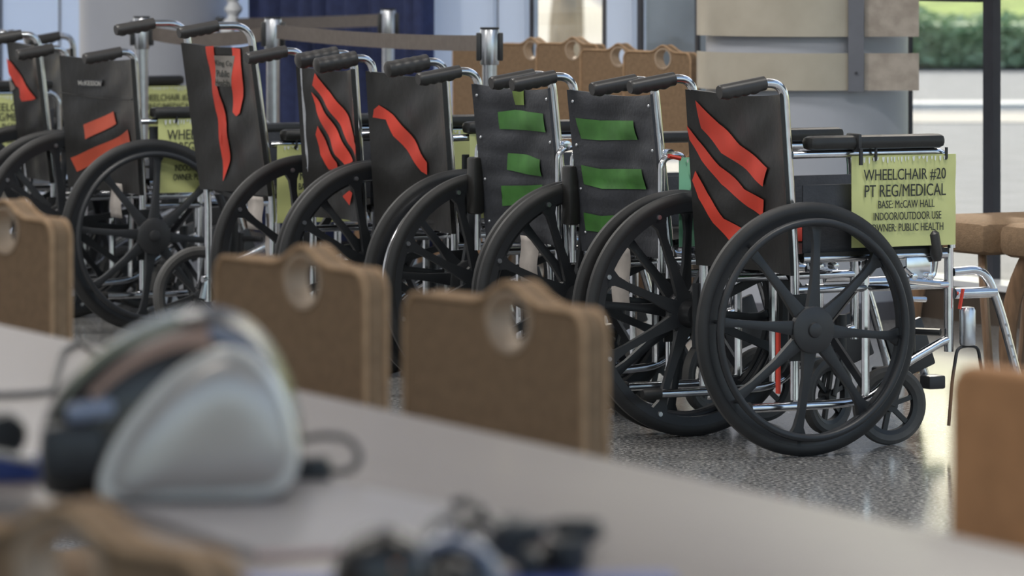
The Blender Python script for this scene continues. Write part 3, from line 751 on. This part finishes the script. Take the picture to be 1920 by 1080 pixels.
# seam of the back pocket
sm = bmesh.new(); tube(sm, [Gc['surf'](a/20, .735-.010*sin(pi*a/20)+.006*(1-a/20), .009) for a in range(21)], .0022, 6); obj('pocket_seam', sm, M['vinyl'], Gc['bk'])
sign(Gc['hang'](.18, .672), Gc['th'], .279, .235, M['yellowsign'], FULL('WHEELCHAIR'), 'large yellow sign right of the wide wheelchair, below the nearer arm pad')
# H angled, I second row, J far left
H = wheelchair((G(101, 16.65).x, 16.65), .40, 'black wheelchair at the left with a red tape over a grey patch, turned nearly edge-on', ztop=.895, zh=.925, lean=.05, yaw=-.17, arms=())
H['tape']([(26, 108), (33, 120), (45, 150), (60, 185), (56, 188), (47, 190), (44, 180), (50, 175), (38, 160), (28, 130)], M['redtape'])
H['tape']([(17, 115), (25, 112), (31, 145), (38, 165), (33, 176), (24, 160)], M['greytape'], 'name_patch', 'grey name patch')
I = wheelchair((G(150, 18.5).x, 18.5), .44, 'black wheelchair in the second row behind the edge-on one', ztop=.84, zh=.885, armz=.725)
sign(I['hang'](.33, .695), I['th'], .279, .20, M['yellowsign'], FULL('WHEELCHAIR #27'), 'yellow sign reading WHEELCHAIR #27 behind the wide wheelchair')
J = wheelchair((-1.98, 17.35), .45, 'wheelchair at the far left edge, only its arm pad and sign showing', ztop=.86, zh=.90, armz=.74)
sign(J['hang'](.24, .70), J['th'], .279, .20, M['yellowsign'], FULL('WHEELCHAIR'), 'yellow sign at the left frame edge, showing CHAIR and /MED')
# hanging white tags
def caretag(ch, x, y, z, w_, h_, m='tag'):
    bm = bmesh.new(); N = 8; A_ = [[bm.verts.new((x+.003*sin(i*.9), y+s_*w_/2, z-h_*i/N)) for s_ in (1, -1)] for i in range(N+1)]
    for a, b_ in zip(A_, A_[1:]): bm.faces.new((a[0], a[1], b_[1], b_[0]))
    o = obj('care_tag', bm, M[m], ch['c']); md = o.modifiers.new('s', 'SOLIDIFY'); md.thickness = .001
caretag(Gc, -.01, -.09, .46, .09, .11); caretag(Fc, -.01, -.13, .47, .11, .10); caretag(Fc, .01, -.20, .42, .07, .14)
caretag(B, -.01, 0.02, .45, .09, .16); caretag(C, -.01, -.02, .45, .10, .12)

# ------------------------------------------------------------------ tan chairs
def back_mesh(wd=.385, z0=.47, z1=.823, hump=.024, loop=.035, th=.030, m=None, has_loop=True, r=.028):
    def outline():
        p = []; hx = loop; hh = wd/2
        def arc(cx, cz, a0, a1, rr, n=7): return [(cx+rr*cos(a0+(a1-a0)*k/n), cz+rr*sin(a0+(a1-a0)*k/n)) for k in range(n+1)]
        p += arc(-hh+r, z0+r, pi, 1.5*pi, r); p += arc(hh-r, z0+r, -pi/2, 0, r); p += arc(hh-r, z1-r, 0, pi/2, r)
        if has_loop:
            for k in range(0, 17):
                a = k/16; x = hx+.080-.16*a; s_ = (cos((a-.5)*2*pi)+1)/2; p.append((x, z1+hump*s_**.85-.004*sin(a*pi*2)**2))
        p += arc(-hh+r, z1-r, pi/2, pi, r); return p
    cu = bpy.data.curves.new('b', 'CURVE'); cu.dimensions = '2D'; cu.fill_mode = 'BOTH'; cu.extrude = th/2-.008; cu.bevel_depth = .008; cu.bevel_resolution = 2; cu.offset = -.008
    def spl(pts):
        s_ = cu.splines.new('POLY'); s_.points.add(len(pts)-1); s_.use_cyclic_u = True
        for q, (x, y) in zip(s_.points, pts): q.co = (x, y, 0, 1)
    spl(outline()); hole = None
    if has_loop:
        hole = [(loop+.044*cos(a), z1-.020+.031*sin(a)*(1 if sin(a) > 0 else 1.15)) for a in [2*pi*k/24 for k in range(24)]]
        spl(hole[::-1])
    o = bpy.data.objects.new('b', cu); COL.objects.link(o)
    me = bpy.data.meshes.new_from_object(o.evaluated_get(bpy.context.evaluated_depsgraph_get())); bpy.data.objects.remove(o)
    for v_ in me.vertices: v_.co = Vector((v_.co.z, v_.co.x, v_.co.y))   # width along y, thickness along x
    me.materials.clear(); me.materials.append(m); me.name = 'backrest'
    me.polygons.foreach_set('use_smooth', [True]*len(me.polygons)); me.set_sharp_from_angle(angle=radians(50))
    return me, outline(), hole
BM_, OUT_, HOLE_ = back_mesh(m=M['tan']); BO_, OUTO_, _ = back_mesh(m=M['orangeback'], has_loop=False)
def piping_mesh(out):
    bm = bmesh.new()
    for x in (-.0155, .0155): tube(bm, [(x, p[0]*.992, .63+(p[1]-.63)*.992) for p in out[::1]], .0038, 6, closed=True)
    return mesh_from(bm, 'piping', M['tanpipe'])
PM_ = piping_mesh(OUT_)
bm = bmesh.new()
hc_ = (.035, .803); prof_ = ((.93, -.0165), (1.10, -.0165), (1.10, -.013), (1.0, -.011), (1.0, .011), (1.10, .013), (1.10, .0165), (.93, .0165))
rr_ = [[bm.verts.new((x, hc_[0]+(p[0]-hc_[0])*f, hc_[1]+(p[1]-hc_[1])*f)) for p in HOLE_] for f, x in prof_]
for A_, B_ in zip(rr_, rr_[1:]+rr_[:1]):
    for i in range(len(HOLE_)): bm.faces.new((A_[i], A_[(i+1) % len(HOLE_)], B_[(i+1) % len(HOLE_)], B_[i]))
LM_ = mesh_from(bm, 'loop_lining', M['lining'])
bm = bmesh.new(); box(bm, (0, 0, 0), (.44, .425, .095), bev=.03); SM_ = mesh_from(bm, 'seat', M['tan'])
def leg_mesh(sx_, sy_):
    bm = bmesh.new(); pts = [(sx_*.16, sy_*.12, .38), (sx_*.185, sy_*.165, .28), (sx_*.195, sy_*.195, .16), (sx_*.19, sy_*.20, .06), (sx_*.18, sy_*.195, 0)]
    tube(bm, fillet(pts, .05, 3), .014, 10, sx=.9, sy=1.9); return mesh_from(bm, 'leg', M['wood'])
LG_ = {(a, b_): leg_mesh(a, b_) for a in (1, -1) for b_ in (1, -1)}
def chair(loc, face, label, top=.845, group='tan side chairs', orange=False, flip=False, piping=True):
    rz = math.atan2(face[1], face[0]); t_ = thing('side_chair', label, 'chair', (loc[0], loc[1], 0), rz, group)
    # loc is the centre of the backrest on the floor plan; seat sits in front of it
    dz = top-.845
    bk = link('backrest', BO_ if orange else BM_, t_, (0, 0, dz), (0, 0, 0))
    if flip: bk.rotation_euler = (0, 0, pi)
    if not orange:
        link('piping', PM_, bk); link('loop_lining', LM_, bk)
    link('seat', SM_, t_, (.235, 0, .405))
    bm = bmesh.new()
    for s_ in (-1, 1): tube(bm, [(.0, s_*.15, .50+dz), (.03, s_*.15, .38)], .012, 8)
    obj('back_bracket', bm, M['wood'], t_)
    for k, me in LG_.items(): link('leg', me, t_, (.235, 0, 0))
    return t_
fd = (-.84, -.54)
chair((-.274, 6.44), fd, 'brown fabric chair with a loop handle, behind the white dome on the table', top=.847)
chair((-.010, 5.77), fd, 'brown fabric chair with a loop handle, right in front of the wheelchair wheels', top=.846)
chair((-.775, 7.62), fd, 'brown fabric chair with a loop handle cut by the left frame edge', top=.844)
f5 = (.71, .70)
chair((-.325, 3.475), f5, 'nearest brown fabric chair, blurred at the bottom left with its loop at the edge', flip=True, top=.85)
chair((.527, 4.56), fd, 'orange-brown chair back without a loop at the right edge of the table', orange=True, top=.863)
# row by the window
k0 = None
for px, Y, py, lab in ((918, 18.65, 88, 'first tan chair from the left in the window row, behind the nearest barrier post'), (1000, 18.25, 85, 'tan loop-handled chair in the window row, second from the left'), (1078, 17.85, 84, 'tan loop-handled chair in the window row, third from the left'),
                        (1163, 17.42, 96, 'tan loop-handled chair in the window row, second from the column'), (1246, 17.0, 99, 'tan loop-handled chair in the window row, next to the banded column')):
    ztop = HC-(py-14-HY)*Y/F; c_ = G(px-14, Y)
    chair((c_.x+.012, c_.y), (-.82, -.57), lab, top=ztop+.0, group='tan chairs in the window row')
# two chairs right
e1 = G(1862, 13.95); fdir = Vector((-.885, -.466, 0)); ud = Vector((.466, -.885, 0))
for s_, lab in ((-1, 'tan chair seat with curved wooden legs, left of the pair at the right edge'), (1, 'tan chair seat cut by the right edge, beside another tan seat')):
    p = e1+ud*(s_*.23)-fdir*.43+(Vector((0.02, 0, 0)) if s_ > 0 else Vector((0, 0, 0)))
    chair((p.x, p.y), (fdir.x, fdir.y), lab, group='tan chairs at the right edge')

# ------------------------------------------------------------------ table and what is on it
TZ = .74; ut = Vector((.41, -.912, 0)).normalized(); nt_ = Vector((.912, .41, 0)).normalized()
TA = math.atan2(ut.y, ut.x); P0 = P(560, 730, TZ); tl = 8.2; twd = .63
ctr = P0+ut*.9-nt_*(twd/2); ctr.z = 0
T = thing('table', 'long taupe laminate table in the blurred foreground', 'table', ctr, TA)
bm = bmesh.new(); box(bm, (0, 0, TZ-.014), (5.6, twd, .028), bev=.006); obj('tabletop', bm, M['table'], T)
for a in (-2.5, 0, 2.5):
    for s_ in (-1, 1):
        bm = bmesh.new(); tube(bm, fillet([(a, s_*.22, TZ-.03), (a, s_*.24, .02), ], .03), .016, 10); box(bm, (a, s_*.24, .012), (.05, .05, .024), bev=.005); obj('leg', bm, M['steel'], T)
# pale board lying along the near edge
q1 = P(180, 948, TZ); q2 = P(482, 1050, TZ); q3 = P(1112, 1018, TZ); q4 = P(600, 908, TZ)
bm = bmesh.new(); lo_ = [bm.verts.new((q.x, q.y, TZ+.001)) for q in (q1, q2, q3, q4)]; hi_ = [bm.verts.new((q.x, q.y, TZ+.007)) for q in (q1, q2, q3, q4)]
bm.faces.new(lo_[::-1]); bm.faces.new(hi_)
for i in range(4): bm.faces.new((lo_[i], lo_[(i+1) % 4], hi_[(i+1) % 4], hi_[i]))
bmesh.ops.bevel(bm, geom=list(bm.edges), offset=.002, segments=2, affect='EDGES')
bt = thing('flat_board', 'thin pale grey board lying flat under the white dome', 'board', (0, 0, 0)); obj('sheet', bm, M['slab'], bt)
a_, b_ = Vector((q2.x, q2.y, TZ+.003)), Vector((q3.x, q3.y, TZ+.003))
bm = bmesh.new(); tube(bm, [a_, a_.lerp(b_, .5), b_], .0036, 8); obj('edge_strip', bm, M['edge'], bt)

# hood / helmet: profile in the xz plane, pillow-shaped along y
SH = 2105.0
Hc = P(325, 942, TZ+.008); Hc.z = TZ+.008; Yh = F/SH
def hp(px, py): return ((px-325)/SH, (940-py)/SH)
sil = [hp(*p) for p in ((100, 940), (82, 900), (80, 850), (92, 790), (125, 735), (170, 692), (230, 650), (300, 618), (370, 602), (430, 612), (480, 645), (520, 700), (548, 770), (562, 850), (556, 905), (530, 940), (430, 946), (300, 948), (190, 948))]
def smooth_closed(pts, n=4):
    out = []; L = len(pts)
    for i in range(L):
        p0, p1, p2, p3 = (Vector((*pts[(i+k-1) % L], 0)) for k in range(4))
        for k in range(n):
            t_ = k/n; out.append(tuple((.5*((2*p1)+(-p0+p2)*t_+(2*p0-5*p1+4*p2-p3)*t_*t_+(-p0+3*p1-3*p2+p3)*t_**3))[:2]))
    return out
sil = [(x, max(0, z)) for x, z in smooth_closed(sil)]
def pillow(name, out, y0, y1, bul, m, parent, cen=None, rings=6):
    cx = sum(p[0] for p in out)/len(out); cz = sum(p[1] for p in out)/len(out)
    if cen: cx, cz = cen
    bm = bmesh.new(); R_ = []
    for k in range(rings+1):                    # back cap -> front cap
        a = pi/2*k/rings; R_.append((cos(a)*.22+.78 if k else 1.0, y0))
    prof = []
    for k in range(rings, -1, -1): a = pi/2*k/rings; prof.append((.30+.70*cos(a), y1+bul*sin(a)))
    for k in range(0, rings+1): a = pi/2*k/rings; prof.append((.30+.70*cos(a), y0-bul*sin(a)))
    rr = [[bm.verts.new((cx+(p[0]-cx)*s_, y, cz+(p[1]-cz)*s_)) for p in out] for s_, y in prof]
    n = len(out)
    for A_, B_ in zip(rr, rr[1:]):
        for i in range(n): bm.faces.new((A_[i], A_[(i+1) % n], B_[(i+1) % n], B_[i]))
    bm.faces.new(rr[0]); bm.faces.new(rr[-1][::-1])
    return obj(name, bm, m, parent)
HM = thing('protective_hood', 'large blurred white and black domed protective hood standing on the table', 'helmet', ((325-960)/SH, Yh, TZ+.008), 0)
pillow('shell', sil, -.035, .075, .035, M['helmetblack'], HM, (.02, .06))
# clear curved edge, copper band, blue-grey rear band laid over the shell as raised strips
def strip(name, line, wd_, y0, y1, m, h=.004):
    bm = bmesh.new(); L = len(line); rows_ = []
    for i in range(L):
        a = Vector(line[max(0, i-1)]); c_ = Vector(line[min(L-1, i+1)]); t_ = (c_-a).normalized(); n_ = Vector((-t_.y, t_.x)); p = Vector(line[i])
        ws = wd_[i] if isinstance(wd_, list) else wd_
        rows_.append([bm.verts.new((q.x, y, q.y)) for q, y in ((p+n_*h, y0), (p+n_*h, y1), (p-n_*ws, y1), (p-n_*ws, y0))])
    for A_, B_ in zip(rows_, rows_[1:]):
        for k in range(4): bm.faces.new((A_[k], A_[(k+1) % 4], B_[(k+1) % 4], B_[k]))
    bm.faces.new(rows_[0]); bm.faces.new(rows_[-1][::-1]); return obj(name, bm, m, HM)
def pl(*ps):
    v3 = [Vector((*hp(*p), 0)) for p in ps]; f_ = fillet(v3, .03, 4); return [(p.x, p.y) for p in f_]
strip('copper_band', pl((182, 748), (230, 700), (290, 662), (345, 640), (398, 628)), [.030]*40, -.062, .06, M['copper'])
strip('rear_band', pl((400, 624), (452, 640), (498, 680), (530, 740), (552, 810)), [.016]*40, -.058, .06, M['bluegrey'])
strip('clear_edge', pl((118, 790), (150, 722), (205, 672), (280, 632), (340, 612)), [.004]*60, -.050, .05, M['greenedge'])
vis = smooth_closed([hp(*p) for p in ((212, 925), (216, 882), (245, 822), (300, 752), (360, 698), (425, 668), (478, 680), (520, 728), (545, 795), (555, 855), (545, 895), (515, 918), (430, 926), (320, 930), (240, 940))])
pillow('side_window', vis, -.075, -.04, .018, M['pearl'], HM, (.055, .06))
bm = bmesh.new(); tube(bm, [(x, -.078, max(.008, z)) for x, z in vis], .0065, 8, closed=True); obj('window_rim', bm, M['rim'], HM)
bm = bmesh.new(); box(bm, (*[0]*3,), (.045, .03, .018), bev=.006); o = obj('front_lens', bm, M['bluegrey'], HM, ((182-325)/SH, -.055, (940-775)/SH), (0, -.15, 0))
bm = bmesh.new(); box(bm, (0, 0, 0), (.06, .03, .05), bev=.012); obj('front_filter', bm, M['plastic'], HM, ((150-325)/SH, -.06, (940-850)/SH))

def cable(name, pts, r_, label, m='rubber', cat='cable', z0=None):
    bm = bmesh.new(); tube(bm, fillet(pts, .04, 6), r_, 8); return tag(obj(name, bm, M[m]), label, cat)
tz = TZ+.004
def T_(px, py, h=0): p = P(px, py, tz); p.z = tz+h; return p
cable('cable', [T_(-40, 742), T_(30, 740), T_(98, 735), T_(118, 660, .002), T_(150, 640), T_(195, 672)], .0035, 'thin dark cable bent across the table left of the dome', 'greyrubber')
kt = thing('cable_connector', 'small black plug with a looped cable right of the dome', 'connector', T_(575, 903)-Vector((0, 0, .004)))
bm = bmesh.new(); box(bm, (0, 0, .014), (.045, .03, .026), bev=.006); box(bm, (-.03, .005, .009), (.03, .02, .016), bev=.004); obj('plug', bm, M['plastic'], kt)
bm = bmesh.new(); tube(bm, fillet([(.018, 0, .014), (.040, .0, .012), (.050, .004, .026), (.040, .01, .042), (.015, .012, .046), (-.015, .012, .038)], .02, 4), .0035, 8); obj('cord', bm, M['greyrubber'], kt)
# blue case with a black knob at the left
q = P(30, 905, TZ); bt_ = thing('blue_case', 'low blue case with a black round knob at the left of the table', 'case', (q.x-.01, q.y+.02, TZ), .3)
bm = bmesh.new(); box(bm, (0, 0, .0105), (.09, .05, .021), bev=.005); obj('body', bm, M['blue'], bt_)
bm = bmesh.new(); lathe(bm, [(0, -.02), (.018, -.018), (.021, -.01), (.021, .012), (0, .014)], 24, 'Y', (-.004, 0, .043)); obj('knob', bm, M['plastic'], bt_)
bm = bmesh.new(); tube(bm, [(-.05, -.028, .036), (.02, -.028, .020)], .0035, 8); obj('clip', bm, M['rim'], bt_)

# front group: black round headset pieces on a blue cloth
fz = TZ+.012
def Fp_(px, py, z=None): return P(px, py, fz if z is None else z)
q = P(900, 1085, TZ+.01)
bm = bmesh.new(); box(bm, (0, 0, .004), (.34, .07, .006), bev=.002); o = tag(obj('blue_cloth', bm, M['blue'], loc=(q.x-.02, q.y-.035, TZ+.008), rot=(0, 0, .05)), 'blue folded cloth under the black gear at the bottom edge', 'cloth')
def earcup(px, py, r_, label, glint_bead=False, ring=False):
    z = TZ+.014+r_*.9; p = P(px, py, z); t_ = thing('headset_cup', label, 'headset', (p.x, p.y, TZ+.014)); zz = r_*.9
    bm = bmesh.new(); lathe(bm, [(0, -.030), (r_*.55, -.029), (r_*.85, -.022), (r_, -.008), (r_, .010), (r_*.8, .022), (0, .024)], 32, 'Y', (0, 0, zz)); obj('shell', bm, M['helmetblack'], t_)
    if glint_bead:
        bm = bmesh.new(); bmesh.ops.create_uvsphere(bm, u_segments=12, v_segments=8, radius=.0022); obj('glint_bead', bm, M['amber'], t_, (0.010, -.031, zz+.012))  # small amber bead added in place of a glint on the cup
    if ring:
        bm = bmesh.new(); tube(bm, [((r_+.006)*cos(a), -.004, zz+(r_+.006)*sin(a)) for a in [pi*k/20 for k in range(21)]], .006, 8, sy=1.6); obj('arch', bm, M['bluegrey'], t_)
    return t_
earcup(718, 1085, .036, 'black round ear cup with a bead standing in for an orange glint at the bottom edge', glint_bead=True)
earcup(845, 1100, .026, 'black cup under a blue-grey arch at the bottom edge', ring=True)
cable('cable', [Fp_(810, 1030)-Vector((0, 0, .006)), Fp_(800, 1000)+Vector((0, 0, .004)), Fp_(850, 975)+Vector((0, 0, .006)), Fp_(900, 1010)+Vector((0, 0, .004)), Fp_(915, 1040)-Vector((0, 0, .006))], .0045, 'grey cable arching over the pale board', 'greyrubber')
cable('cable', [Fp_(852, 942), Fp_(878, 938), Fp_(905, 958)], .004, 'short curved grey cable end farthest back on the board', 'greyrubber')
cable('cable', [Fp_(1000, 985), Fp_(1050, 985), Fp_(1085, 1010), Fp_(1095, 1030)], .004, 'grey cable curving beside the black rod', 'greyrubber')
bm = bmesh.new(); a_, b_ = Fp_(1040, 1028), Fp_(1132, 1000); tube(bm, [a_, a_.lerp(b_, .6), b_], .004, 10, rad=[.0055, .0045, .0025]); tag(obj('microphone_rod', bm, M['plastic']), 'short black pointed rod sticking out to the right of the gear', 'rod')
g_ = P(985, 1062, TZ+.02); t_ = thing('harness_buckle', 'dark clutter of buckles and straps at the bottom centre', 'harness', (g_.x, g_.y, TZ+.014))
rn = random.Random(5)
for i in range(9):
    bm = bmesh.new(); box(bm, (0, 0, 0), (rn.uniform(.025, .042), rn.uniform(.018, .03), .018), bev=.005)
    obj('buckle', bm, M['plastic'] if i % 3 else M['greyrubber'], t_, (rn.uniform(-.035, .045), rn.uniform(-.02, .02), .009+.012*(i//3)), (0, 0, rn.uniform(0, 3)))
bm = bmesh.new(); tube(bm, fillet([(-.055, 0, .01), (-.045, .0, .042), (-.02, 0, .04), (-.01, 0, .01)], .02, 5), .006, 8, sy=1.5); obj('strap', bm, M['helmetblack'], t_)
for ob in list(bpy.data.objects):
    if ob.name.startswith('t') and ob.type == 'FONT': bpy.data.objects.remove(ob)
